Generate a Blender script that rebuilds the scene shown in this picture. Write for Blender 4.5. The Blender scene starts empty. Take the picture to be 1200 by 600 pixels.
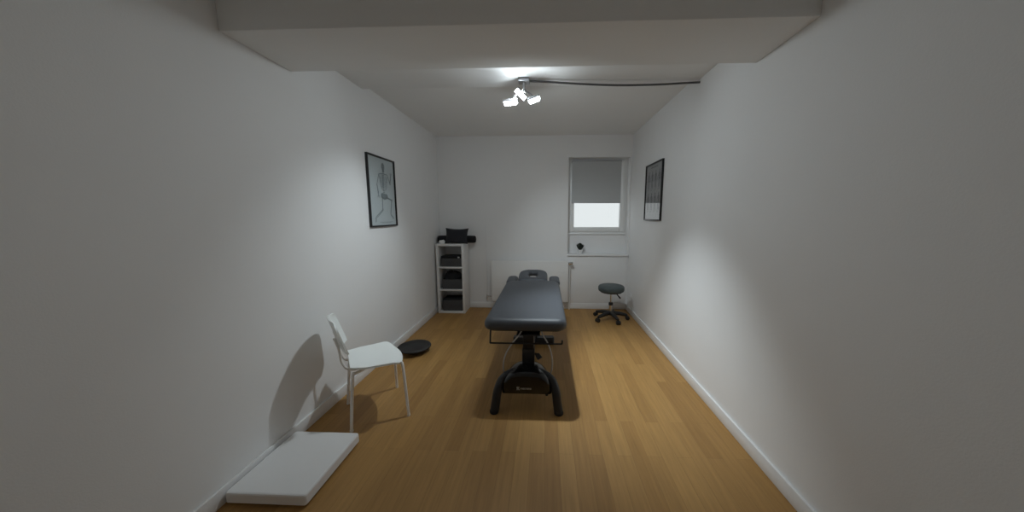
import bpy, bmesh, math, random
from mathutils import Vector, Matrix
random.seed(4)
S = bpy.context.scene
COL = S.collection
PI = math.pi
R = math.radians

# ------------------------------------------------------------------ materials
def nodes(name):
    m = bpy.data.materials.new(name); m.use_nodes = True
    nt = m.node_tree
    return m, nt, nt.nodes['Principled BSDF']

def mat(name, col, rough=.5, metal=0., spec=.5, noise=0., nscale=8., bump=0., bscale=60., coat=0., sheen=0.):
    """plain surface with a little procedural mottling and grain"""
    m, nt, b = nodes(name)
    b.inputs['Base Color'].default_value = (*col, 1)
    b.inputs['Roughness'].default_value = rough
    b.inputs['Metallic'].default_value = metal
    b.inputs['Specular IOR Level'].default_value = spec
    b.inputs['Coat Weight'].default_value = coat
    b.inputs['Sheen Weight'].default_value = sheen
    tc = nt.nodes.new('ShaderNodeTexCoord')
    if noise:
        n = nt.nodes.new('ShaderNodeTexNoise'); n.inputs['Scale'].default_value = nscale; n.inputs['Detail'].default_value = 4
        nt.links.new(tc.outputs['Object'], n.inputs['Vector'])
        mx = nt.nodes.new('ShaderNodeMix'); mx.data_type = 'RGBA'
        mx.inputs['A'].default_value = (*[c*(1-noise) for c in col], 1)
        mx.inputs['B'].default_value = (*[min(1, c*(1+noise)) for c in col], 1)
        nt.links.new(n.outputs['Fac'], mx.inputs['Factor']); nt.links.new(mx.outputs['Result'], b.inputs['Base Color'])
    if bump:
        n2 = nt.nodes.new('ShaderNodeTexNoise'); n2.inputs['Scale'].default_value = bscale; n2.inputs['Detail'].default_value = 3
        nt.links.new(tc.outputs['Object'], n2.inputs['Vector'])
        bp = nt.nodes.new('ShaderNodeBump'); bp.inputs['Strength'].default_value = bump; bp.inputs['Distance'].default_value = .01
        nt.links.new(n2.outputs['Fac'], bp.inputs['Height']); nt.links.new(bp.outputs['Normal'], b.inputs['Normal'])
    return m

def emis(name, col, s):
    m, nt, b = nodes(name)
    b.inputs['Base Color'].default_value = (*col, 1)
    b.inputs['Emission Color'].default_value = (*col, 1)
    b.inputs['Emission Strength'].default_value = s
    return m

def glass(name, ior, tint=(1, 1, 1)):
    m, nt, b = nodes(name)
    nt.nodes.remove(b)
    out = nt.nodes['Material Output']
    tr = nt.nodes.new('ShaderNodeBsdfTransparent'); tr.inputs['Color'].default_value = (*tint, 1)
    gl = nt.nodes.new('ShaderNodeBsdfGlossy'); gl.inputs['Roughness'].default_value = .015
    fr = nt.nodes.new('ShaderNodeFresnel'); fr.inputs['IOR'].default_value = ior
    mx = nt.nodes.new('ShaderNodeMixShader')
    ge = nt.nodes.new('ShaderNodeNewGeometry')          # reflect at the outer face only, not again inside the sheet
    sb = nt.nodes.new('ShaderNodeMath'); sb.operation = 'SUBTRACT'; sb.inputs[0].default_value = 1
    mu = nt.nodes.new('ShaderNodeMath'); mu.operation = 'MULTIPLY'
    nt.links.new(ge.outputs['Backfacing'], sb.inputs[1]); nt.links.new(sb.outputs[0], mu.inputs[0]); nt.links.new(fr.outputs[0], mu.inputs[1])
    nt.links.new(mu.outputs[0], mx.inputs[0]); nt.links.new(tr.outputs[0], mx.inputs[1]); nt.links.new(gl.outputs[0], mx.inputs[2])
    nt.links.new(mx.outputs[0], out.inputs['Surface'])
    return m

def floor_mat():
    m, nt, b = nodes('parquet')
    L = nt.links; N = nt.nodes.new
    tc = N('ShaderNodeTexCoord')
    mp = N('ShaderNodeMapping'); mp.inputs['Rotation'].default_value = (0, 0, R(90))
    L.new(tc.outputs['Object'], mp.inputs['Vector'])
    br = N('ShaderNodeTexBrick'); br.offset = .37; br.offset_frequency = 2; br.squash = 1
    br.inputs['Color1'].default_value = (.335, .178, .054, 1)
    br.inputs['Color2'].default_value = (.43, .242, .078, 1)
    br.inputs['Mortar'].default_value = (.26, .145, .045, 1)
    br.inputs['Scale'].default_value = 1
    br.inputs['Mortar Size'].default_value = .0012
    br.inputs['Mortar Smooth'].default_value = .6
    br.inputs['Bias'].default_value = 0
    br.inputs['Brick Width'].default_value = .95
    br.inputs['Row Height'].default_value = .098
    L.new(mp.outputs['Vector'], br.inputs['Vector'])
    # long grain streaks
    mp2 = N('ShaderNodeMapping'); mp2.inputs['Scale'].default_value = (46, 2.2, 1)
    L.new(tc.outputs['Object'], mp2.inputs['Vector'])
    n = N('ShaderNodeTexNoise'); n.inputs['Scale'].default_value = 1; n.inputs['Detail'].default_value = 5; n.inputs['Roughness'].default_value = .65
    L.new(mp2.outputs['Vector'], n.inputs['Vector'])
    rp = N('ShaderNodeMapRange'); rp.inputs[1].default_value = .3; rp.inputs[2].default_value = .7
    rp.inputs[3].default_value = .86; rp.inputs[4].default_value = 1.12
    L.new(n.outputs['Fac'], rp.inputs[0])
    mx = N('ShaderNodeMix'); mx.data_type = 'RGBA'; mx.blend_type = 'MULTIPLY'; mx.inputs['Factor'].default_value = 1
    cc = N('ShaderNodeCombineColor')
    for k in range(3): L.new(rp.outputs[0], cc.inputs[k])
    L.new(br.outputs['Color'], mx.inputs['A']); L.new(cc.outputs[0], mx.inputs['B'])
    L.new(mx.outputs['Result'], b.inputs['Base Color'])
    b.inputs['Roughness'].default_value = .5
    b.inputs['Specular IOR Level'].default_value = .35
    bp = N('ShaderNodeBump'); bp.inputs['Strength'].default_value = .15; bp.inputs['Distance'].default_value = .002; bp.invert = True
    L.new(br.outputs['Fac'], bp.inputs['Height']); L.new(bp.outputs['Normal'], b.inputs['Normal'])
    return m

LAMP = 215.0
M = dict(
    wall=mat('white_wall_paint', (.83, .83, .83), .85, noise=.02, nscale=2.5, bump=.06, bscale=140),
    ceil=mat('ceiling_paint', (.84, .845, .84), .9, noise=.02, nscale=2, bump=.06, bscale=120),
    trim=mat('white_lacquer', (.82, .82, .82), .35, noise=.01),
    floor=floor_mat(),
    rad=mat('radiator_enamel', (.83, .83, .82), .35, noise=.01),
    pvc=mat('window_plastic', (.85, .86, .86), .3, noise=.01),
    blind=mat('blind_fabric', (.50, .515, .52), .9, noise=.03, nscale=90, bump=.1, bscale=400),
    vinyl=mat('grey_vinyl', (.068, .075, .087), .48, noise=.06, nscale=14, bump=.12, bscale=260),
    vinyl2=mat('green_grey_vinyl', (.062, .082, .085), .5, noise=.06, nscale=14, bump=.12, bscale=260),
    blacksteel=mat('black_steel', (.012, .012, .014), .4, noise=.1),
    blackgloss=mat('black_gloss_plastic', (.006, .006, .007), .16, noise=.1),
    blackplastic=mat('black_plastic', (.012, .012, .013), .5, noise=.1, bump=.05),
    rubber=mat('black_rubber', (.014, .014, .015), .8, noise=.1),
    blackcloth=mat('black_cloth', (.012, .012, .014), .95, noise=.2, nscale=40, bump=.3, bscale=200),
    greycloth=mat('charcoal_felt', (.085, .087, .092), .95, noise=.15, nscale=60, bump=.25, bscale=300),
    pillow=mat('charcoal_pillow_cloth', (.022, .022, .027), .95, noise=.15, nscale=60, bump=.25, bscale=260),
    chrome=mat('chrome', (.62, .62, .62), .2, metal=1, noise=.02),
    chairshell=mat('white_shell', (.92, .95, .93), .38, noise=.01),
    chairleg=mat('white_tube', (.86, .84, .81), .4, noise=.02),
    cable=mat('grey_cable', (.52, .49, .46), .5, noise=.05),
    darkcable=mat('dark_conduit', (.10, .10, .105), .5, noise=.1),
    lampmetal=mat('brushed_lamp_metal', (.42, .42, .44), .4, metal=.5, noise=.03),
    lampon=emis('lamp_diffuser', (.85, .95, 1.0), LAMP),
    frame=mat('black_frame', (.010, .010, .011), .4, noise=.1),
    paperblue=mat('pale_blue_paper', (.48, .54, .555), .8, noise=.02),
    papergrey=mat('pale_grey_paper', (.36, .36, .365), .8, noise=.02),
    ink=mat('grey_ink', (.225, .27, .285), .8, noise=.1, nscale=40),
    inksoft=mat('soft_grey_ink', (.40, .47, .49), .8, noise=.1, nscale=40),
    inkdark=mat('dark_ink', (.12, .12, .125), .8, noise=.1, nscale=40),
    whiteprint=mat('white_print', (.55, .57, .57), .5, noise=.02),
    shelf=mat('white_melamine', (.78, .78, .78), .45, noise=.01),
    pot=mat('white_ceramic', (.82, .82, .82), .25, noise=.01),
    leaf=mat('dark_leaf', (.012, .022, .013), .5, noise=.3, nscale=30),
    soil=mat('soil', (.03, .02, .014), .95, noise=.3, nscale=60, bump=.4),
    socket=mat('socket_plastic', (.80, .80, .79), .3, noise=.01),
    pane=glass('window_glass', 1.45),
    picglass=glass('picture_glass', 1.5), picglass2=glass('bright_picture_glass', 1.85),
    tissue=mat('white_cotton', (.8, .8, .8), .9, noise=.03, bump=.2, bscale=90),
)

# ------------------------------------------------------------------ mesh helpers
def box(bm, x0, x1, y0, y1, z0, z1, bev=0, seg=2):
    r = bmesh.ops.create_cube(bm, size=1)
    vs = r['verts']
    for v in vs:
        v.co = Vector((x0+(v.co.x+.5)*(x1-x0), y0+(v.co.y+.5)*(y1-y0), z0+(v.co.z+.5)*(z1-z0)))
    if bev:
        es = list({e for v in vs for e in v.link_edges})
        bmesh.ops.bevel(bm, geom=es, offset=bev, segments=seg, affect='EDGES', profile=.5)

def tube(bm, pts, r, n=12, caps=True):
    """sweep a circle along a polyline; r is a radius or one per point"""
    pts = [Vector(p) for p in pts]
    rs = r if isinstance(r, (list, tuple)) else [r]*len(pts)
    t0 = (pts[1]-pts[0]).normalized()
    a = Vector((0, 0, 1)) if abs(t0.z) < .9 else Vector((1, 0, 0))
    u = t0.cross(a).normalized()
    rings = []
    for i, p in enumerate(pts):
        d = (pts[min(i+1, len(pts)-1)]-pts[max(i-1, 0)]).normalized()
        u = (u-d*u.dot(d)).normalized(); w = d.cross(u)
        rings.append([bm.verts.new(p+rs[i]*(u*math.cos(2*PI*k/n)+w*math.sin(2*PI*k/n))) for k in range(n)])
    for a_, b_ in zip(rings, rings[1:]):
        for k in range(n):
            bm.faces.new((a_[k], a_[(k+1) % n], b_[(k+1) % n], b_[k]))
    if caps:
        bm.faces.new(rings[0][::-1]); bm.faces.new(rings[-1])

def smooth(pts, n=6):
    """Catmull-Rom through the points"""
    P = [Vector(p) for p in pts]; out = []
    for i in range(len(P)-1):
        p0, p1, p2, p3 = P[max(i-1, 0)], P[i], P[i+1], P[min(i+2, len(P)-1)]
        for k in range(n):
            t = k/n
            out.append(.5*((2*p1)+(p2-p0)*t+(2*p0-5*p1+4*p2-p3)*t*t+(3*p1-p0-3*p2+p3)*t**3))
    out.append(P[-1]); return out

def lathe(bm, prof, c=(0, 0, 0), n=32):
    """revolve (r, z) pairs about a vertical axis through c"""
    c = Vector(c); rings = []
    for r, z in prof:
        if r < 1e-6: rings.append([bm.verts.new(c+Vector((0, 0, z)))])
        else: rings.append([bm.verts.new(c+Vector((r*math.cos(2*PI*k/n), r*math.sin(2*PI*k/n), z))) for k in range(n)])
    for a, b in zip(rings, rings[1:]):
        for k in range(n):
            k2 = (k+1) % n
            if len(a) == 1 and len(b) == 1: continue
            if len(a) == 1: bm.faces.new((a[0], b[k2], b[k]))
            elif len(b) == 1: bm.faces.new((a[k], a[k2], b[0]))
            else: bm.faces.new((a[k], a[k2], b[k2], b[k]))
    if len(rings[0]) > 1: bm.faces.new(rings[0][::-1])
    if len(rings[-1]) > 1: bm.faces.new(rings[-1])

def rrect(cx, cy, hx, hy, rad, d=0, n=8):
    """rounded rectangle outline, corner radii in order (+x+y, -x+y, -x-y, +x-y), inset by d"""
    hx -= d; hy -= d; out = []
    for (sx, sy, a0), r in zip(((1, 1, 0), (-1, 1, 90), (-1, -1, 180), (1, -1, 270)), rad):
        r = max(r-d, .002); r = min(r, hx*.999, hy*.999)
        for k in range(n+1):
            a = R(a0+90*k/n)
            out.append((cx+sx*(hx-r)+r*math.cos(a), cy+sy*(hy-r)+r*math.sin(a)))
    return out

def slab(bm, cx, cy, hx, hy, rad, prof, hole=None, n=8, crown=0):
    """pad: stacked insets of a rounded rectangle; prof lists (inset, z) from underside to top"""
    rings = [[bm.verts.new((x, y, z)) for x, y in rrect(cx, cy, hx, hy, rad, d, n)] for d, z in prof]
    N = len(rings[0])
    for a, b in zip(rings, rings[1:]):
        for k in range(N):
            bm.faces.new((a[k], a[(k+1) % N], b[(k+1) % N], b[k]))
    if hole is None:
        bm.faces.new(rings[0][::-1])
        bm.faces.new(rings[-1])
    else:
        hcx, hcy, hhx, hhy, hr, hp = hole     # hp: (inset, z) from top to underside
        hr_ = [[bm.verts.new((x, y, z)) for x, y in rrect(hcx, hcy, hhx, hhy, (hr,)*4, d, n)] for d, z in hp]
        seq = [rings[-1]]+hr_+[rings[0]]
        for a, b in zip(seq, seq[1:]):
            for k in range(N):
                bm.faces.new((a[k], a[(k+1) % N], b[(k+1) % N], b[k]))

def shell(bm, f, nu, nv, th):
    """sheet f(u, v) with thickness th along its normal"""
    P = [[Vector(f(i/nu, j/nv)) for j in range(nv+1)] for i in range(nu+1)]
    def nrm(i, j):
        a = P[min(i+1, nu)][j]-P[max(i-1, 0)][j]; b = P[i][min(j+1, nv)]-P[i][max(j-1, 0)]
        return a.cross(b).normalized()
    A = [[bm.verts.new(P[i][j]+nrm(i, j)*th/2) for j in range(nv+1)] for i in range(nu+1)]
    B = [[bm.verts.new(P[i][j]-nrm(i, j)*th/2) for j in range(nv+1)] for i in range(nu+1)]
    for i in range(nu):
        for j in range(nv):
            bm.faces.new((A[i][j], A[i+1][j], A[i+1][j+1], A[i][j+1]))
            bm.faces.new((B[i][j], B[i][j+1], B[i+1][j+1], B[i+1][j]))
    for i in range(nu):
        bm.faces.new((A[i][0], B[i][0], B[i+1][0], A[i+1][0])); bm.faces.new((A[i][nv], A[i+1][nv], B[i+1][nv], B[i][nv]))
    for j in range(nv):
        bm.faces.new((A[0][j], A[0][j+1], B[0][j+1], B[0][j])); bm.faces.new((A[nu][j], B[nu][j], B[nu][j+1], A[nu][j+1]))

def puff(bm, w, h, t, nu=20, nv=16, pinch=.10, crease=0):
    """stuffed pillow standing in the x-z plane, centred, with drawn-in edges and pointed corners"""
    for sgn in (1, -1):
        G = []
        for i in range(nu+1):
            row = []
            for j in range(nv+1):
                u = -1+2*i/nu; v = -1+2*j/nv
                x = u*w/2*(1-pinch*(1-v*v)); z = v*h/2*(1-pinch*1.5*(1-u*u))
                y = sgn*t/2*((1-u**4)*(1-v**4))**.6
                row.append(bm.verts.new((x, y, z)))
            G.append(row)
        for i in range(nu):
            for j in range(nv):
                q = (G[i][j], G[i+1][j], G[i+1][j+1], G[i][j+1])
                bm.faces.new(q if sgn < 0 else q[::-1])
    bmesh.ops.remove_doubles(bm, verts=bm.verts, dist=1e-5)

def strokes(bm, lines, w, z=0, n=8):
    """flat round-ended strokes in the x-y plane (printed marks); a line is a polyline or (polyline, width)"""
    for ln in lines:
        pl, ww = (ln if isinstance(ln, tuple) and not isinstance(ln[1], tuple) and isinstance(ln[0], list) else (ln, w))
        for a, b in zip(pl, pl[1:]):
            a = Vector((*a, z)); b = Vector((*b, z)); d = (b-a)
            if d.length < 1e-6: d = Vector((1e-4, 0, 0))
            ang = math.atan2(d.y, d.x); vs = []
            for k in range(n+1):
                t = ang-PI/2+PI*k/n; vs.append(bm.verts.new(b+Vector((math.cos(t), math.sin(t), 0))*ww/2))
            for k in range(n+1):
                t = ang+PI/2+PI*k/n; vs.append(bm.verts.new(a+Vector((math.cos(t), math.sin(t), 0))*ww/2))
            bm.faces.new(vs)

def blob(bm, c, rx, ry, n=16, z=0):
    bm.faces.new([bm.verts.new((c[0]+rx*math.cos(2*PI*k/n), c[1]+ry*math.sin(2*PI*k/n), z)) for k in range(n)])

def new(): return bmesh.new()

def obj(name, bm, m, parent=None, ang=40, flat=False):
    bmesh.ops.recalc_face_normals(bm, faces=bm.faces)
    me = bpy.data.meshes.new(name)
    if not flat:
        for f in bm.faces: f.smooth = True
        for e in bm.edges:
            if len(e.link_faces) == 2 and e.calc_face_angle(0) > R(ang): e.smooth = False
    bm.to_mesh(me); bm.free()
    me.materials.append(M[m])
    o = bpy.data.objects.new(name, me); COL.objects.link(o)
    if parent: o.parent = parent
    return o

def tag(o, label, cat, group=None):
    o['label'] = label; o['category'] = cat
    if group: o['group'] = group
    return o

def thing(name, label, cat, loc=(0, 0, 0), rz=0, group=None):
    o = bpy.data.objects.new(name, None); COL.objects.link(o)
    o.empty_display_size = .1
    o.location = loc; o.rotation_euler = (0, 0, rz)
    return tag(o, label, cat, group)

def struct(name, bm, m, parent=None, label=None):
    o = obj(name, bm, m, parent)
    if parent is None: o['kind'] = 'structure'
    if label: o['label'] = label
    return o

# ------------------------------------------------------------------ the room
XL, XR, YB, YF, H = -1.80, 1.39, 5.20, -.75, 2.875
NX0, NX1, NZ0, NZ1, ND = .368, 1.366, .945, 2.53, 5.40      # window niche

b = new(); box(b, XL-.2, XR+.2, YF-.2, YB+.4, -.15, 0); struct('floor', b, 'floor')
b = new(); box(b, XL-.2, XR+.2, YF-.2, YB+.4, H, H+.15)
struct('ceiling', b, 'ceil')
b = new(); box(b, XL-.2, XL, YF-.2, YB+.4, 0, H); struct('wall_left', b, 'wall')
b = new(); box(b, XR, XR+.2, YF-.2, YB+.4, 0, H); struct('wall_right', b, 'wall')
b = new(); box(b, XL, XR, YF-.2, YF, 0, H); struct('wall_front', b, 'wall')
b = new()
box(b, XL, NX0, YB, ND, 0, H); box(b, NX1, XR, YB, ND, 0, H)
box(b, NX0, NX1, YB, ND, NZ1, H); box(b, NX0, NX1, YB, ND-.02, 0, NZ0-.03)
box(b, NX0, NX1, ND-.02, ND+.2, 0, 1.288)
box(b, XL, NX0, ND, ND+.2, 0, H); box(b, NX1, XR, ND, ND+.2, 0, H); box(b, NX0, NX1, ND, ND+.2, NZ1, H)
struct('wall_back', b, 'wall')
# dropped beam and the lower strip of ceiling behind it
b = new(); box(b, XL, XR, 1.77, 2.26, 2.60, H, .006); struct('ceiling_beam', b, 'ceil')
b = new(); box(b, XL, XR, 2.26, 3.14, 2.82, H, .004); struct('ceiling_strip', b, 'ceil')
# baseboards
def skirting(name, x0, x1, y0, y1):
    b = new(); box(b, x0, x1, y0, y1, 0, .098, .006); struct(name, b, 'trim')
skirting('baseboard_left', XL, XL+.018, YF, YB)
skirting('baseboard_right', XR-.018, XR, YF, YB)
skirting('baseboard_back', XL+.018, XR-.018, YB-.018, YB)
# flush panel closing the niche under the sill
b = new(); box(b, NX0+.006, NX1-.006, YB-.012, YB, .098, .905, .004); struct('trim_1', b, 'wall')
# sill board
b = new(); box(b, NX0-.012, NX1+.012, YB-.035, ND-.02, NZ0-.03, NZ0, .006); struct('trim_2', b, 'trim')
# thin surface duct on the back wall
b = new(); box(b, -1.022, -1.000, YB-.014, YB, .098, 1.415, .004); struct('trim_3', b, 'wall')

# window
win = bpy.data.objects.new('window_1', None); COL.objects.link(win); win['kind'] = 'structure'
win.location = ((NX0+NX1)/2, ND, 1.29)
def wl(bm):
    bmesh.ops.translate(bm, verts=bm.verts, vec=-win.location); return bm
def ring(bm, x0, x1, y0, y1, z0, z1, w, bev=.006):
    box(bm, x0, x0+w, y0, y1, z0, z1, bev); box(bm, x1-w, x1, y0, y1, z0, z1, bev)
    box(bm, x0+w, x1-w, y0, y1, z0, z0+w, bev); box(bm, x0+w, x1-w, y0, y1, z1-w, z1, bev)
b = new(); ring(b, NX0, NX1, ND-.035, ND+.05, 1.288, NZ1, .05); struct('window_frame', wl(b), 'pvc', win)
b = new(); ring(b, NX0+.035, NX1-.035, ND-.055, ND+.02, 1.318, NZ1-.035, .078, .008); struct('window_sash', wl(b), 'pvc', win)
b = new(); box(b, NX0+.10, NX1-.10, ND-.012, ND, 1.38, NZ1-.10); struct('window_pane', wl(b), 'pane', win)
b = new(); box(b, NX0, NX1, ND-.05, ND-.018, 1.27, 1.290, .004); struct('window_ledge', wl(b), 'pvc', win)

# roller blind on the sash
t = thing('roller_blind', 'grey roller blind pulled halfway down over the window', 'blind', (.845, ND-.075, 2.50))
BX0, BX1 = -.415, .405
b = new(); tube(b, [(BX0, 0, -.02), (BX1, 0, -.02)], .018, 16); obj('roller', b, 'lampmetal', t)
b = new(); box(b, BX0+.004, BX1-.004, -.020, -.017, -.690, -.02); obj('fabric', b, 'blind', t)
b = new(); box(b, BX0+.004, BX1-.004, -.024, -.013, -.702, -.688, .003); obj('bottom_bar', b, 'lampmetal', t)

# ------------------------------------------------------------------ radiator
t = thing('radiator', 'wide white panel radiator on the back wall behind the treatment table', 'radiator', (-.268, 5.12, .15))
W2 = .645
b = new(); box(b, -W2, W2, -.055, -.040, 0, .692, .007)
for (xa, xb, za, zb) in ((-W2+.03, W2-.03, .660, .664), (-W2+.03, W2-.03, .028, .032), (-W2+.03, -W2+.034, .028, .664), (W2-.034, W2-.03, .028, .664)): box(b, xa, xb, -.0585, -.054, za, zb, .001)
obj('front_panel', b, 'rad', t)
b = new(); box(b, -W2+.02, W2-.02, .015, .03, .02, .67, .005); obj('rear_panel', b, 'rad', t)
for s in (-1, 1):
    b = new(); x = s*(W2-.006); box(b, x-.006, x+.006, -.042, .045, .01, .69, .004); obj('side_panel', b, 'rad', t)
b = new()
for k in range(44):
    x = -W2+.02+k*(2*W2-.04)/43; box(b, x-.004, x+.004, -.038, .04, .675, .686)
box(b, -W2+.01, W2-.01, -.040, -.032, .668, .690); box(b, -W2+.01, W2-.01, .036, .044, .668, .690)
obj('top_grille', b, 'rad', t)
b = new(); tube(b, [(W2-.02, 0, .648), (W2+.03, 0, .648)], .015, 12); tube(b, [(W2+.012, -.02, .648), (W2+.075, -.02, .655)], [.027, .024], 16)
obj('thermostat_valve', b, 'chrome', t)
b = new(); tube(b, smooth([(W2+.028, 0, .64), (W2+.028, .01, .3), (W2+.028, .012, -.05), (W2+.028, .012, -.148)]), .009, 10)
obj('pipe', b, 'rad', t)
b = new(); tube(b, smooth([(-W2+.01, 0, .075), (-W2-.06, 0, .075), (-W2-.088, .02, .075), (-W2-.09, .05, .075)]), .011, 10)
obj('pipe', b, 'chrome', t)
for s in (-1, 1):
    b = new(); box(b, s*.42-.02, s*.42+.02, .028, .0795, .1, .6); obj('wall_bracket', b, 'rad', t)

# ------------------------------------------------------------------ ceiling lamp
LY = 2.98
LX = -.205
t = thing('ceiling_lamp', 'ceiling spotlight with three glowing rectangular heads', 'lamp', (LX, LY, 2.82))
b = new(); box(b, -.05, .05, -.05, .05, -.028, 0, .006); obj('mounting_plate', b, 'lampmetal', t)
b = new(); tube(b, [(0, 0, -.02), (0, 0, -.10)], .011, 12); lathe(b, [(0, -.085), (.02, -.085), (.022, -.10), (.02, -.115), (0, -.118)], n=16)
obj('stem', b, 'lampmetal', t)
def head(c, rot, L, Wd):
    Mx = Matrix.Translation(c) @ rot.to_matrix().to_4x4()
    a = new(); tube(a, smooth([(0, 0, -.10), Vector(c)*.5+Vector((0, 0, -.03)), Vector(c)+Vector((0, 0, .012))], 5), .007, 8); obj('arm', a, 'lampmetal', t)
    h = new(); box(h, -L/2, L/2, -Wd/2, Wd/2, .002, .018, .004)
    for (xa, xb, ya, yb) in ((-L/2, L/2, -Wd/2, -Wd/2+.003), (-L/2, L/2, Wd/2-.003, Wd/2), (-L/2, -L/2+.003, -Wd/2, Wd/2), (L/2-.003, L/2, -Wd/2, Wd/2)): box(h, xa, xb, ya, yb, -.008, .006)
    bmesh.ops.transform(h, matrix=Mx, verts=h.verts)
    ho = obj('head', h, 'lampmetal', t)
    e = new(); box(e, -L/2+.004, L/2-.004, -Wd/2+.004, Wd/2-.004, -.026, .001)     # opal lens, tapering downwards
    for v in e.verts:
        if v.co.z < -.01: v.co.x *= .82; v.co.y *= .40
    bmesh.ops.transform(e, matrix=Mx, verts=e.verts)
    obj('diffuser', e, 'lampon', ho)
from mathutils import Euler
head((-.128, .04, -.180), Euler((R(-8), R(-5), R(4))), .130, .056)
head((.090, .04, -.158), Euler((R(-8), R(-18), R(-4))), .112, .056)
head((-.030, .02, -.118), Euler((R(-26), R(36), R(26))), .115, .050)
# the beams of the heads
def beam(c, aim, watts, ang):
    l = bpy.data.lights.new('lamp_beam', 'SPOT'); l.energy = watts; l.color = (.85, .95, 1.0); l.spot_size = R(ang); l.spot_blend = 1.0; l.shadow_soft_size = .035
    o = bpy.data.objects.new('lamp_beam', l); COL.objects.link(o)
    o.location = Vector((LX, LY, 2.82))+Vector(c)
    o.rotation_euler = (Vector(aim)-o.location).to_track_quat('-Z', 'Y').to_euler()
beam((.088, .03, -.192), (.92, 2.85, 0), 175, 66)
beam((-.128, .03, -.214), (-1.8, 2.85, .75), 58, 78)
beam((-.03, .02, -.155), (.75, 5.2, .55), 62, 70)

# conduit that hangs from the lamp to the right wall
b = new(); tube(b, smooth([(LX+.045, LY, 2.803), (-.02, 2.99, 2.800), (.25, 3.01, 2.788), (.62, 3.03, 2.776), (1.0, 3.04, 2.779), (1.25, 3.04, 2.788), (1.388, 3.04, 2.793)], 8), .0088, 10)
tag(obj('conduit', b, 'darkcable'), 'dark cable sagging under the ceiling from the lamp to the right wall', 'cable')

# ------------------------------------------------------------------ framed prints
def picture(name, label, x, facing, y0, y1, z0, z1, paper, gl='picglass'):
    """frame on a side wall; local x runs along the wall to the viewer's right, local y is up, local z comes out of the wall"""
    t = bpy.data.objects.new(name, None); COL.objects.link(t)
    tag(t, label, 'picture')
    t.location = (x, (y0+y1)/2, (z0+z1)/2)
    ux = Vector((0, 1, 0)) if facing > 0 else Vector((0, -1, 0))
    m = Matrix((ux, Vector((0, 0, 1)), Vector((facing, 0, 0)))).transposed()
    t.rotation_euler = m.to_euler()
    w = (y1-y0)/2; h = (z1-z0)/2; f = .016
    b = new(); ring(b, -w, w, -h, h, 0, .024, f, 0)
    b.clear()
    for (xa, xb, ya, yb) in ((-w, -w+f, -h, h), (w-f, w, -h, h), (-w+f, w-f, -h, -h+f), (-w+f, w-f, h-f, h)):
        box(b, xa, xb, ya, yb, 0, .024, .002)
    obj('frame', b, 'frame', t)
    b = new(); box(b, -w+f-.002, w-f+.002, -h+f-.002, h-f+.002, .002, .008); p = obj('print', b, paper, t)
    b = new(); box(b, -w+f-.002, w-f+.002, -h+f-.002, h-f+.002, .0145, .0165); obj('glass', b, gl, t)
    return t, p, w-f, h-f

t, p, w, h = picture('framed_skeleton_poster', 'black framed poster of a striding skeleton on pale blue, on the left wall', XL, 1, 3.10, 3.665, 1.475, 2.222, 'paperblue')
def q(px, py):   # poster drawing in a 0..1 frame, origin at the top left
    return (-w+px*2*w, h-py*2*h)
def qs(*a): return [q(*c) for c in a]
b = new()
hd = q(.57, .115); blob(b, hd, .034, .042, 20, .0086); blob(b, (hd[0]+.006, hd[1]-.042), .022, .02, 14, .0086)
for k in range(14):       # spine, one vertebra at a time
    s = k/13; c = q(.565-.02*math.sin(s*3)+.0*s, .19+.34*s); strokes(b, [[(c[0]-.012, c[1]), (c[0]+.012, c[1])]], .012, .0086)
for k in range(8):        # ribs, both sides
    y = .235+.026*k; r = .085+.06*math.sin(PI*(k+1)/9)
    for s in (-1, 1):
        strokes(b, [[q(.565, y), q(.565+s*r*.7, y-.008), q(.565+s*r, y+.022), q(.565+s*r*.75, y+.045), q(.565+s*r*.25, y+.04)]], .0045, .0087)
strokes(b, [qs((.565, .25), (.565, .38))], .012, .0088)
for ln in (qs((.40, .235), (.56, .215), (.73, .225)),):  strokes(b, [ln], .011, .0086)
strokes(b, [qs((.39, .24), (.46, .36), (.40, .24)), qs((.74, .235), (.68, .34))], .012, .0086)
blob(b, q(.50, .555), .042, .032, 16, .0086); blob(b, q(.63, .56), .040, .030, 16, .0086); blob(b, q(.565, .585), .03, .022, 14, .0088)
limb = [qs((.39, .245), (.30, .40)), qs((.30, .40), (.33, .53)), qs((.31, .40), (.35, .52)),              # arm hanging back
        qs((.74, .24), (.83, .36)), qs((.83, .36), (.88, .235)), qs((.815, .35), (.865, .235)),            # arm raised
        qs((.50, .575), (.62, .60)), ]
strokes(b, limb, .012, .0086)
strokes(b, [qs((.48, .58), (.47, .755)), qs((.64, .575), (.86, .61))], .018, .0086)                       # thighs
strokes(b, [qs((.47, .765), (.22, .865)), qs((.485, .775), (.245, .88))], .010, .0086)
strokes(b, [qs((.87, .62), (.80, .83)), qs((.845, .62), (.785, .82))], .010, .0086)
for c, rr in ((q(.47, .76), .014), (q(.865, .612), .014), (q(.30, .40), .010), (q(.83, .36), .010)): blob(b, c, rr, rr, 12, .0089)
strokes(b, [qs((.22, .87), (.17, .90), (.175, .955)), qs((.21, .875), (.20, .94)), qs((.79, .83), (.90, .885)), qs((.79, .84), (.87, .90), (.92, .90))], .010, .0086)
for k in range(5):        # fingers
    strokes(b, [[q(.335, .53), q(.30+.025*k, .585)], [q(.875, .235), q(.84+.022*k, .175+.008*abs(k-2))]], .0045, .0086)
obj('skeleton_figure', b, 'ink', p, flat=True)
b = new()
for k, (x0, x1, y) in enumerate(((.33, .86, .955), (.40, .78, .968))):
    strokes(b, [qs((x0, y), (x1, y))], .004, .0086)
obj('caption_text', b, 'ink', p, flat=True)

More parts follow.
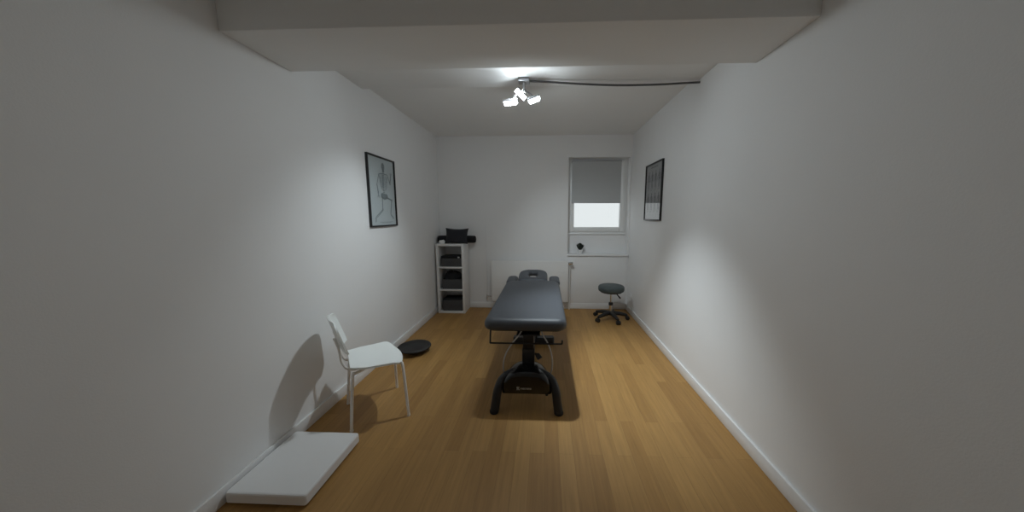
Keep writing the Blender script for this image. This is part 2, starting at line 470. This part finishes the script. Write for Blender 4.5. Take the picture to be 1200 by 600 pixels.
t, p, w, h = picture('framed_chart', 'black framed grey anatomy chart on the right wall reflecting the window', XR, -1, 3.803, 4.416, 1.53, 2.262, 'papergrey', 'picglass2')
b = new()
for row in range(2):
    for k in range(4):
        cx = .17+.22*k; cy = .14+.40*row
        def g(dx, dy): return q(cx+dx*1.0, cy+dy)
        blob(b, g(0, 0), .013, .018, 12, .0086)
        strokes(b, [([g(0, .045), g(0, .13)], .040), ([g(-.028, .14), g(-.035, .28)], .018), ([g(.028, .14), g(.035, .28)], .018),
                    ([g(-.05, .05), g(-.08, .11), g(-.085, .165)], .012), ([g(.05, .05), g(.08, .11), g(.085, .165)], .012)], .012, .0086)
obj('figure_rows', b, 'inkdark', p, flat=True)
b = new()
for row in range(2):
    for k in range(4):
        for j in range(3):
            c = .10+.22*k; y = .445+.40*row+.014*j
            strokes(b, [qs((c, y), (c+.13-.03*j, y))], .003, .0086)
strokes(b, [qs((.3, .055), (.7, .055))], .010, .0086)
obj('caption_text', b, 'inkdark', p, flat=True)

# ------------------------------------------------------------------ wall socket
t = thing('wall_socket', 'white power socket low on the right wall behind the stool', 'socket', (XR, 4.92, .30))
b = new(); box(b, -.010, 0, -.041, .041, -.041, .041, .004); obj('cover_plate', b, 'socket', t)
b = new(); lathe(b, [(.0, 0), (.021, 0), (.023, .004), (.021, .006), (.019, .002), (0, .001)], n=24)
bmesh.ops.rotate(b, cent=(0, 0, 0), matrix=Matrix.Rotation(-PI/2, 3, 'Y'), verts=b.verts); bmesh.ops.translate(b, vec=(-.009, 0, 0), verts=b.verts)
obj('insert', b, 'socket', t)

# ------------------------------------------------------------------ shelf unit
SX0, SX1, SY0, SY1, SH = -1.760, -1.312, 4.85, 5.178, 1.143
t = thing('shelf_unit', 'narrow white shelf unit with three open cubes in the back left corner', 'shelf', ((SX0+SX1)/2, (SY0+SY1)/2, 0))
c = t.location.copy()
def sh(name, x0, x1, y0, y1, z0, z1, m='shelf', par=None, bev=.002):
    b = new(); box(b, x0-c.x, x1-c.x, y0-c.y, y1-c.y, z0-c.z, z1-c.z, bev); return obj(name, b, m, par or t)
sh('side_panel', SX0, SX0+.036, SY0, SY1, 0, SH); sh('side_panel', SX1-.036, SX1, SY0, SY1, 0, SH)
IX0, IX1 = SX0+.036, SX1-.036
sh('top_board', IX0, IX1, SY0, SY1, SH-.036, SH); sh('bottom_board', IX0, IX1, SY0, SY1, 0, .036)
sh('divider', IX0, IX1, SY0+.002, SY1, .374, .400); sh('divider', IX0, IX1, SY0+.002, SY1, .746, .772)

def storage_box(label, z, h):
    t = thing('storage_box', label, 'box', ((IX0+IX1)/2+.012, 5.01, z), 0, 'boxes in the white shelf unit')
    hw, hd, th = .165, .135, .007
    b = new()
    rings = [[b.verts.new((x, y, zz)) for x, y in rrect(0, 0, hw, hd, (.012,)*4, d, 4)] for d, zz in ((.004, 0), (0, .006), (0, h), (th, h), (th, .008))]
    N = len(rings[0])
    for a, d in zip(rings, rings[1:]):
        for k in range(N): b.faces.new((a[k], a[(k+1) % N], d[(k+1) % N], d[k]))
    b.faces.new(rings[0][::-1]); b.faces.new(rings[-1])
    obj('body', b, 'greycloth', t)
    b = new(); tube(b, smooth([(-.035, -hd-.002, h*.62), (-.03, -hd-.010, h*.5), (0, -hd-.013, h*.44), (.03, -hd-.010, h*.5), (.035, -hd-.002, h*.62)], 4), .005, 8)
    obj('handle', b, 'greycloth', t)
    return t
storage_box('charcoal fabric box in the top cube of the white shelf', .772, .135)
storage_box('charcoal fabric box in the middle cube of the white shelf', .400, .160)
storage_box('charcoal fabric box in the bottom cube of the white shelf', .036, .178)

def folded(name, label, z, hw, hd, h, layers, jit):
    """folded cloth: stacked soft layers with a rounded fold at the front"""
    t = thing(name, label, 'cloth', ((IX0+IX1)/2+.010, 5.0, z))
    b = new()
    for k in range(layers):
        z0 = h*k/layers; z1 = h*(k+1)/layers; dz = (z1-z0)
        ox, oy = random.uniform(-jit, jit), random.uniform(-jit, jit)*.5
        sh_ = 1-.10*k*(jit > .008)
        slab(b, ox, oy, hw*sh_, hd*sh_, (.02,)*4, [(dz*.5, z0), (dz*.15, z0+dz*.2), (0, z0+dz*.5), (dz*.15, z0+dz*.8), (dz*.5, z1)], n=4)
    return t, obj('cloth', b, 'blackcloth', t)
t, o = folded('folded_cloth', 'flat folded black cloth with a pale tag on the top cube box', .9075, .166, .13, .034, 2, .003)
b = new(); box(b, .112, .142, -.135, -.129, .006, .028, .002); obj('tag', b, 'whiteprint', t)
# crumpled dark textile heap in the middle cube
t = thing('bundled_towel', 'rumpled black towel bundle on the middle cube box', 'towel', ((IX0+IX1)/2+.012, 5.0, .5605))
b = new()
def heap(u, v):
    a = 2*PI*v; e = u
    r = math.sin(e*PI/2)
    k = 1+.10*math.sin(3*a+1)+.06*math.sin(7*a)
    x = .155*r*k*math.cos(a); y = .11*r*k*math.sin(a)
    z = .112*math.cos(e*PI/2)**.7*(1+.18*math.sin(5*a+e*4))*(1-.25*math.cos(a-.6)*r)
    return (max(-.16, min(.16, x-.0)), y, max(.0, z))
nu, nv = 14, 40
top = b.verts.new(heap(0, 0)); rows = []
for i in range(1, nu+1): rows.append([b.verts.new(heap(i/nu, j/nv)) for j in range(nv)])
for j in range(nv): b.faces.new((top, rows[0][j], rows[0][(j+1) % nv]))
for r0, r1 in zip(rows, rows[1:]):
    for j in range(nv): b.faces.new((r0[j], r1[j], r1[(j+1) % nv], r0[(j+1) % nv]))
b.faces.new(rows[-1])
obj('towel', b, 'blackcloth', t, ang=80)
folded('folded_cloth', 'thin folded black cloth on the bottom cube box', .2145, .162, .13, .022, 1, .003)

# bolster and pillow on top of the shelf
b = new()
prof = [(0, -.315), (.035, -.315), (.052, -.310), (.058, -.298), (.0605, -.27), (.0605, -.1), (.0595, 0), (.0605, .1), (.0605, .27), (.058, .298), (.052, .310), (.035, .315), (0, .315)]
lathe(b, prof, n=28)
bmesh.ops.rotate(b, cent=(0, 0, 0), matrix=Matrix.Rotation(PI/2, 3, 'Y'), verts=b.verts)
o = obj('bolster', b, 'blackcloth'); o.location = (-1.470, 5.055, SH+.0605)
tag(o, 'long black roll bolster lying across the top of the white shelf', 'bolster')
b = new(); puff(b, .375, .265, .10)
o = obj('pillow', b, 'pillow'); o.location = (-1.440, 4.945, SH+.1225); o.rotation_euler = (R(-20), R(1), R(2))
tag(o, 'charcoal pillow leaning upright on the bolster on top of the shelf', 'pillow')
b = new(); lathe(b, [(0, 0), (.040, 0), (.048, .010), (.049, .028), (.040, .050), (.022, .058), (0, .057)], n=20)
for v in b.verts: v.co += Vector((.004*math.sin(v.co.y*170), .004*math.sin(v.co.x*140), .004*math.sin(v.co.x*120)*(v.co.z > .01)))
o = obj('rolled_sock', b, 'tissue'); o.location = (-1.668, 4.902, SH)
o.name = 'small_cloth'
tag(o, 'small balled white cloth on the shelf top beside the charcoal pillow', 'cloth')

# ------------------------------------------------------------------ treatment table
TX = -.168
t = thing('treatment_table', 'grey padded massage table on black lifting base in the room centre', 'massage table', (TX, 3.30, 0))
def T(bm): bmesh.ops.translate(bm, verts=bm.verts, vec=(-TX, -3.30, 0)); return bm
TZ = .745
pad = [(.05, TZ-.099), (.018, TZ-.096), (.004, TZ-.082), (0, TZ-.060), (.003, TZ-.035), (.013, TZ-.016), (.032, TZ-.004), (.06, TZ), (.12, TZ+.002)]
b = new(); slab(b, TX, 3.235, .348, .795, (.14, .14, .075, .075), pad, n=10); obj('mattress', T(b), 'vinyl', t, ang=60)
b = new(); slab(b, TX, 3.245, .318, .755, (.11, .11, .06, .06), [(0, TZ-.114), (0, TZ-.098)], n=8); obj('platform', T(b), 'blackplastic', t)
# headrest with face opening, slightly raised at its far end
hp = [(.03, -.075), (.008, -.072), (0, -.052), (.003, -.025), (.014, -.008), (.032, 0)]
b = new(); slab(b, 0, .20, .200, .20, (.14, .14, .06, .06), hp, hole=(0, .215, .062, .095, .055, [(-.02, -.001), (0, -.012), (.006, -.04), (0, -.074)]), n=8)
bmesh.ops.rotate(b, cent=(0, 0, 0), matrix=Matrix.Rotation(R(11), 3, 'X'), verts=b.verts)
bmesh.ops.translate(b, verts=b.verts, vec=(TX-.005, 4.036, TZ+.002))
hr = obj('headrest', T(b), 'vinyl', t, ang=60)
b = new()
for s in (-1, 1): tube(b, [(TX+s*.09, 3.88, TZ-.10), (TX+s*.09, 4.03, TZ-.088), (TX+s*.09, 4.38, TZ-.018)], .010, 10)
obj('headrest_bracket', T(b), 'blacksteel', t)
for s in (-1, 1):
    b = new(); slab(b, 0, 0, .072, .165, (.06, .06, .05, .05), [(.02, -.06), (.004, -.055), (0, -.036), (.005, -.014), (.02, -.003), (.04, 0)], n=8)
    bmesh.ops.rotate(b, cent=(0, 0, 0), matrix=Matrix.Rotation(R(3), 3, 'X'), verts=b.verts)
    bmesh.ops.translate(b, verts=b.verts, vec=(TX+s*.290, 4.185, TZ-.012))
    obj('armrest', T(b), 'vinyl', t, ang=60)
    b = new(); tube(b, [(TX+s*.24, 3.92, TZ-.10), (TX+s*.27, 4.04, TZ-.087), (TX+s*.285, 4.26, TZ-.064)], .009, 10); obj('armrest_bracket', T(b), 'blacksteel', t)
# steel under-frame
b = new()
for s in (-1, 1): box(b, TX+s*.15-.018, TX+s*.15+.018, 2.60, 3.95, TZ-.150, TZ-.113, .004)
for y in (2.64, 3.3, 3.88): box(b, TX-.16, TX+.16, y-.018, y+.018, TZ-.148, TZ-.115, .004)
obj('under_frame', T(b), 'blacksteel', t)
# lifting columns
CX = -.144
def column(y, zb, wx):
    b = new(); box(b, CX-wx, CX+wx, y-.045, y+.045, zb, .46, .008); lo = obj('lifting_column', T(b), 'blacksteel', t)
    b = new(); box(b, CX-wx+.008, CX+wx-.008, y-.037, y+.037, .44, TZ-.148, .006); obj('inner_tube', T(b), 'blacksteel', lo)
    b = new(); box(b, CX-.10, CX+.10, y-.06, y+.06, TZ-.160, TZ-.148, .003); obj('head_plate', T(b), 'blacksteel', lo)
column(2.56, .20, .054); column(3.71, .06, .045)
# floor bar under the far column and the beam joining both bases
b = new(); slab(b, CX, 3.71, .256, .050, (.03,)*4, [(.012, .012), (0, .02), (0, .078), (.01, .090)], n=5); fb = obj('floor_bar', T(b), 'blacksteel', t)
for s in (-1, 1):
    b = new(); lathe(b, [(0, 0), (.024, 0), (.026, .006), (.018, .016), (0, .016)], (CX+s*.22, 3.71, 0), 16); obj('rubber_foot', T(b), 'rubber', fb)
b = new(); box(b, CX-.028, CX+.028, 2.50, 3.70, .165, .210, .006); tube(b, [(CX, 3.62, .17), (CX, 3.70, .07)], .03, 10); obj('base_beam', T(b), 'blacksteel', t)
# front arch
AC = -.150
def arch(o=0):
    return [(AC-.262, 2.325, .012), (AC-.252, 2.345, .08), (AC-.238, 2.372, .17), (AC-.200, 2.41, .245), (AC-.115, 2.43, .292), (AC, 2.435, .306),
            (AC+.115, 2.43, .292), (AC+.200, 2.41, .245), (AC+.238, 2.372, .17), (AC+.252, 2.345, .08), (AC+.262, 2.325, .012)]
b = new(); tube(b, smooth(arch(), 5), .0365, 16); ar = obj('base_arch', T(b), 'blacksteel', t)
for s in (-1, 1):
    b = new(); lathe(b, [(0, 0), (.034, 0), (.037, .005), (.037, .022), (.033, .028), (0, .028)], (AC+s*.263, 2.323, 0), 20); obj('rubber_foot', T(b), 'rubber', ar)
# glossy cover: a half-oval hood, bulging to the front
b = new()
def outline(k, n, s=1, z0=.150, z1=.345, hw=.205):
    """closed D-shaped outline, k of n"""
    a = PI*k/(n-1)
    return (AC+hw*s*math.copysign(abs(math.cos(a))**.72, math.cos(a)), z0+(z1-z0)*(s if s < 1 else 1)*abs(math.sin(a))**.80)
n = 33; rings = []
for y, s in ((2.60, .72), (2.585, .80), (2.54, .90), (2.47, .97), (2.40, 1), (2.375, .99), (2.355, .96), (2.342, .90), (2.336, .80), (2.333, .55), (2.332, .3)):
    zc = .225; ring_ = []
    pts = [outline(k, n) for k in range(n)]
    # rounded lower corners
    pts = [(x, z) for x, z in pts]
    for x, z in pts: ring_.append(b.verts.new((AC+(x-AC)*s, y, zc+(z-zc)*s)))
    rings.append(ring_)
for a, d in zip(rings, rings[1:]):
    for k in range(n): b.faces.new((a[k], a[(k+1) % n], d[(k+1) % n], d[k]))
b.faces.new(rings[0][::-1]); b.faces.new(rings[-1])
cv = obj('base_cover', T(b), 'blackgloss', t, ang=50)
# emblem and word mark on the cover (characters too small to read in the photograph: kept as small glyph strokes)
b = new()
strokes(b, [[(0, 0), (0, .024)], [(0, .010), (.015, .024)], [(.004, .013), (.017, 0)]], .0065)
x = .027
for kind in 'lnoclono':
    g = {'l': [[(0, 0), (0, .011)]], 'n': [[(0, 0), (0, .010), (.007, .010), (.007, 0)]], 'o': [[(0, 0), (.007, 0), (.007, .010), (0, .010), (0, 0)]],
         'c': [[(.007, 0), (0, 0), (0, .010), (.007, .010)]]}[kind]
    strokes(b, [[(x+px, .006+py) for px, py in ln] for ln in g], .0028); x += .0125 if kind != 'l' else .008
ex = bmesh.ops.extrude_face_region(b, geom=list(b.faces)); bmesh.ops.translate(b, verts=[e for e in ex['geom'] if isinstance(e, bmesh.types.BMVert)], vec=(0, 0, .0012))
bmesh.ops.rotate(b, cent=(0, 0, 0), matrix=Matrix.Rotation(PI/2, 3, 'X'), verts=b.verts)
bmesh.ops.translate(b, verts=b.verts, vec=(AC-.075, 2.3325, .196))
o = obj('emblem', T(b), 'whiteprint', cv, flat=True); o['label'] = 'small white emblem and word mark'
# levelling pin under the cover
b = new(); tube(b, [(.015, 2.42, .145), (.015, 2.42, .112)], .006, 8); lathe(b, [(0, .100), (.012, .100), (.013, .106), (.012, .114), (0, .114)], (.015, 2.42, 0), 12)
obj('locking_pin', T(b), 'blackplastic', t)
b = new(); tube(b, [(CX+.052, 2.56, .40), (CX+.095, 2.54, .40)], .010, 10); tube(b, [(CX+.075, 2.54, .405), (CX+.10, 2.52, .375)], [.02, .024], 12)
obj('release_knob', T(b), 'blackplastic', t)
# cables from the underside to the base
b = new(); tube(b, smooth([(-.185, 2.56, .640), (-.225, 2.50, .590), (-.285, 2.47, .520), (-.335, 2.46, .43), (-.355, 2.47, .33), (-.345, 2.50, .24), (-.30, 2.56, .19), (-.20, 2.62, .18)], 6), .0062, 8); obj('cable', T(b), 'cable', t)
b = new(); tube(b, smooth([(-.045, 2.56, .640), (-.02, 2.52, .590), (.025, 2.49, .520), (.055, 2.48, .43), (.062, 2.49, .33), (.045, 2.52, .24), (0, 2.57, .19), (-.09, 2.62, .18)], 6), .0062, 8); obj('cable', T(b), 'cable', t)
# paper roll holder
b = new(); tube(b, smooth([(-.463, 2.50, .642), (-.463, 2.470, .545), (-.461, 2.468, .536), (-.452, 2.468, .532), (-.3, 2.468, .532), (-.1, 2.468, .532), (.12, 2.468, .532), (.137, 2.468, .534), (.142, 2.468, .545), (.142, 2.468, .565)], 4), .0072, 10)
obj('paper_roll_holder', T(b), 'blacksteel', t)

# ------------------------------------------------------------------ rolling stool
t = thing('rolling_stool', 'round dark grey swivel stool on five black castors near the right wall', 'stool', (1.005, 4.66, 0))
b = new(); lathe(b, [(0, .448), (.165, .448), (.186, .452), (.194, .465), (.196, .492), (.194, .516), (.185, .529), (.165, .537), (.10, .542), (0, .544)], n=48); st = obj('seat', b, 'vinyl2', t, ang=60)
b = new(); lathe(b, [(0, .434), (.16, .434), (.165, .44), (.165, .450), (0, .450)], n=32); obj('seat_plate', b, 'blackplastic', t)
b = new(); lathe(b, [(0, .25), (.0135, .25), (.0135, .438), (0, .438)], n=16); obj('piston', b, 'chrome', t)
b = new(); lathe(b, [(0, .09), (.026, .09), (.026, .232), (.0, .232)], n=20); co = obj('gas_cylinder', b, 'chrome', t)
b = new(); lathe(b, [(0, .228), (.031, .228), (.033, .234), (.033, .262), (.028, .27), (0, .27)], n=20); obj('collar', b, 'blackplastic', co)
b = new(); tube(b, [(.03, -.01, .430), (.085, -.03, .403)], .0045, 8); lv = obj('height_lever', b, 'chrome', t)
b = new(); tube(b, [(.082, -.029, .405), (.128, -.045, .350), (.134, -.047, .343)], [.008, .012, .007], 10); obj('grip', b, 'blackplastic', lv)
b = new(); lathe(b, [(0, .075), (.045, .075), (.05, .085), (.046, .125), (.032, .135), (0, .135)], n=24); obj('hub', b, 'blackplastic', t)
for k in range(5):
    a = R(-75+72*k); d = Vector((math.cos(a), math.sin(a), 0)); s_ = Vector((-d.y, d.x, 0))
    b = new(); tube(b, [d*.03+Vector((0, 0, .104)), d*.13+Vector((0, 0, .098)), d*.225+Vector((0, 0, .078)), d*.25+Vector((0, 0, .074))], [.032, .029, .024, .017], 12)
    tube(b, [d*.24+Vector((0, 0, .076)), d*.24+Vector((0, 0, .045))], .009, 10)
    lg = obj('leg', b, 'blackplastic', t)
    wd = new()
    for s in (-1, 1):
        c0 = d*.258+s_*s*.006+Vector((0, 0, .031)); c1 = d*.258+s_*s*.030+Vector((0, 0, .031))
        tube(wd, [c0, c0+(c1-c0)*.2, c0+(c1-c0)*.8, c1], [.027, .031, .031, .025], 18)
    tube(wd, [d*.258-s_*.012+Vector((0, 0, .03)), d*.258+s_*.012+Vector((0, 0, .03))], .017, 12)
    obj('castor', wd, 'blackplastic', lg)

# ------------------------------------------------------------------ white chair, facing right and away
t = thing('white_chair', 'white shell chair on slim white metal legs by the left wall', 'chair', (-1.385, 2.345, 0), R(36))
# local +x is where the sitter faces, local y is across
def seatf(u, v):
    x = -.19+.382*u; yy = (v-.5)*2
    hw = .210+.038*u-.03*max(0, (.25-u)/.25)
    e = max(0, (u-.86)/.14); hw -= .075*e*e
    y = yy*hw
    xx = x-.030*yy*yy*max(0, (u-.5)*2)
    z = .460-.018*math.cos(yy*PI/2)*math.sin(PI*min(1, u*1.05))-.030*max(0, (u-.75)/.25)**2+.012*(1-u)**3+.006*abs(yy)**3
    return (xx, y, z)
b = new(); shell(b, seatf, 22, 20, .014); obj('seat', b, 'chairshell', t, ang=60)
def backf(u, v):
    yy = (v-.5)*2; z = .58+.25*u
    hw = .19-.01*u-.05*max(0, (u-.75)/.25)**2-.035*max(0, (.2-u)/.2)**2
    x = -.225-.075*u+.035*yy*yy
    return (x, yy*hw, z+.012*(1-yy*yy)*u)
b = new(); shell(b, backf, 14, 18, .012); obj('backrest', b, 'chairshell', t, ang=60)
for s in (-1, 1):
    b = new(); tube(b, smooth([(.115, s*.13, .427), (.150, s*.165, .424), (.168, s*.190, .405), (.178, s*.232, .12), (.182, s*.246, .010)], 5), .0108, 12); lg = obj('leg', b, 'chairleg', t)
    b = new(); lathe(b, [(0, 0), (.012, 0), (.013, .006), (.012, .016), (0, .016)], (.182, s*.246, 0), 12); obj('foot_cap', b, 'chairleg', lg)
    b = new(); tube(b, smooth([(-.10, s*.13, .427), (-.155, s*.160, .424), (-.178, s*.172, .405), (-.205, s*.20, .12), (-.213, s*.205, .010)], 5), .0108, 12); lg = obj('leg', b, 'chairleg', t)
    b = new(); lathe(b, [(0, 0), (.012, 0), (.013, .006), (.012, .016), (0, .016)], (-.213, s*.205, 0), 12); obj('foot_cap', b, 'chairleg', lg)
    b = new(); tube(b, smooth([(.12, s*.13, .426), (-.08, s*.10, .426), (-.19, s*.09, .435), (-.235, s*.09, .50), (-.250, s*.09, .62), (-.272, s*.09, .70)], 5), .009, 10); obj('back_support', b, 'chairleg', t)
b = new(); tube(b, [(.115, -.13, .427), (.115, .13, .427)], .0095, 10); tube(b, [(-.10, -.13, .427), (-.10, .13, .427)], .0095, 10); obj('seat_frame', b, 'chairleg', t)

# ------------------------------------------------------------------ balance board
t = thing('balance_board', 'round black balance board on the floor beside the white chair', 'balance board', (-1.54, 3.41, 0))
b = new(); lathe(b, [(0, .052), (.16, .050), (.178, .054), (.187, .060), (.189, .068), (.184, .074), (.176, .073), (.168, .066), (.10, .060), (0, .058)], n=48); bo = obj('deck', b, 'blackplastic', t, ang=50)
b = new(); lathe(b, [(0, 0), (.06, .003), (.10, .014), (.125, .034), (.135, .052), (0, .052)], n=36); obj('rocker', b, 'blackplastic', t, ang=50)

# ------------------------------------------------------------------ low white platform at the left
t = thing('step_platform', 'low white platform box on the floor in front of the white chair', 'platform', (-1.54, 1.70, 0))
b = new(); slab(b, 0, 0, .232, .25, (.018,)*4, [(.006, .012), (0, .018), (0, .066), (.004, .074), (.012, .077)], n=4); obj('body', b, 'trim', t, ang=14)
for sx in (-1, 1):
    for sy in (-1, 1):
        b = new(); lathe(b, [(0, 0), (.014, 0), (.016, .006), (.014, .013), (0, .013)], (sx*.17, sy*.20, 0), 12); obj('foot', b, 'rubber', t)

# ------------------------------------------------------------------ small plant on the sill
t = thing('potted_succulent', 'small dark succulent in a white pot on the window sill', 'plant', (.585, 5.275, NZ0))
b = new(); lathe(b, [(0, 0), (.034, 0), (.037, .004), (.046, .062), (.046, .070), (.041, .070), (.040, .058), (0, .056)], n=28); obj('pot', b, 'pot', t)
b = new(); lathe(b, [(0, .055), (.040, .055), (.039, .060), (0, .062)], n=20); obj('soil', b, 'soil', t)
b = new()
for k in range(34):
    a = k*2.399; lay = k/34; ln = .095+.01*lay; el = R(48+40*lay)
    d = Vector((math.cos(a)*math.cos(el), math.sin(a)*math.cos(el), math.sin(el)))
    p0 = Vector((0, 0, .060))+d*.008
    tube(b, [p0, p0+d*ln*.35, p0+d*ln*.7+Vector((0, 0, .004)), p0+d*ln+Vector((0, 0, .012))], [.006, .011, .010, .002], 8)
obj('leaves', b, 'leaf', t)

# ------------------------------------------------------------------ daylight outside, camera, colour
w = bpy.data.worlds.new('overcast_daylight'); S.world = w; w.use_nodes = True
bg = w.node_tree.nodes['Background']; bg.inputs['Color'].default_value = (.90, .96, .97, 1); bg.inputs['Strength'].default_value = .88

cam = bpy.data.cameras.new('camera'); co = bpy.data.objects.new('camera', cam); COL.objects.link(co)
co.location = (0, 0, 1.6); co.rotation_euler = (R(90-7.55), 0, R(2.3))
cam.sensor_fit = 'HORIZONTAL'; cam.sensor_width = 36; cam.lens = 36*362/1200
cam.shift_x = -25/1200
cam.clip_start = .02
S.camera = co

S.view_settings.view_transform = 'Standard'; S.view_settings.look = 'None'
S.view_settings.gamma = 1; S.view_settings.use_curve_mapping = False
S.view_settings.exposure = 0
S.cycles.use_denoising = True
S.cycles.max_bounces = 10; S.cycles.diffuse_bounces = 7
S.cycles.sample_clamp_indirect = 6
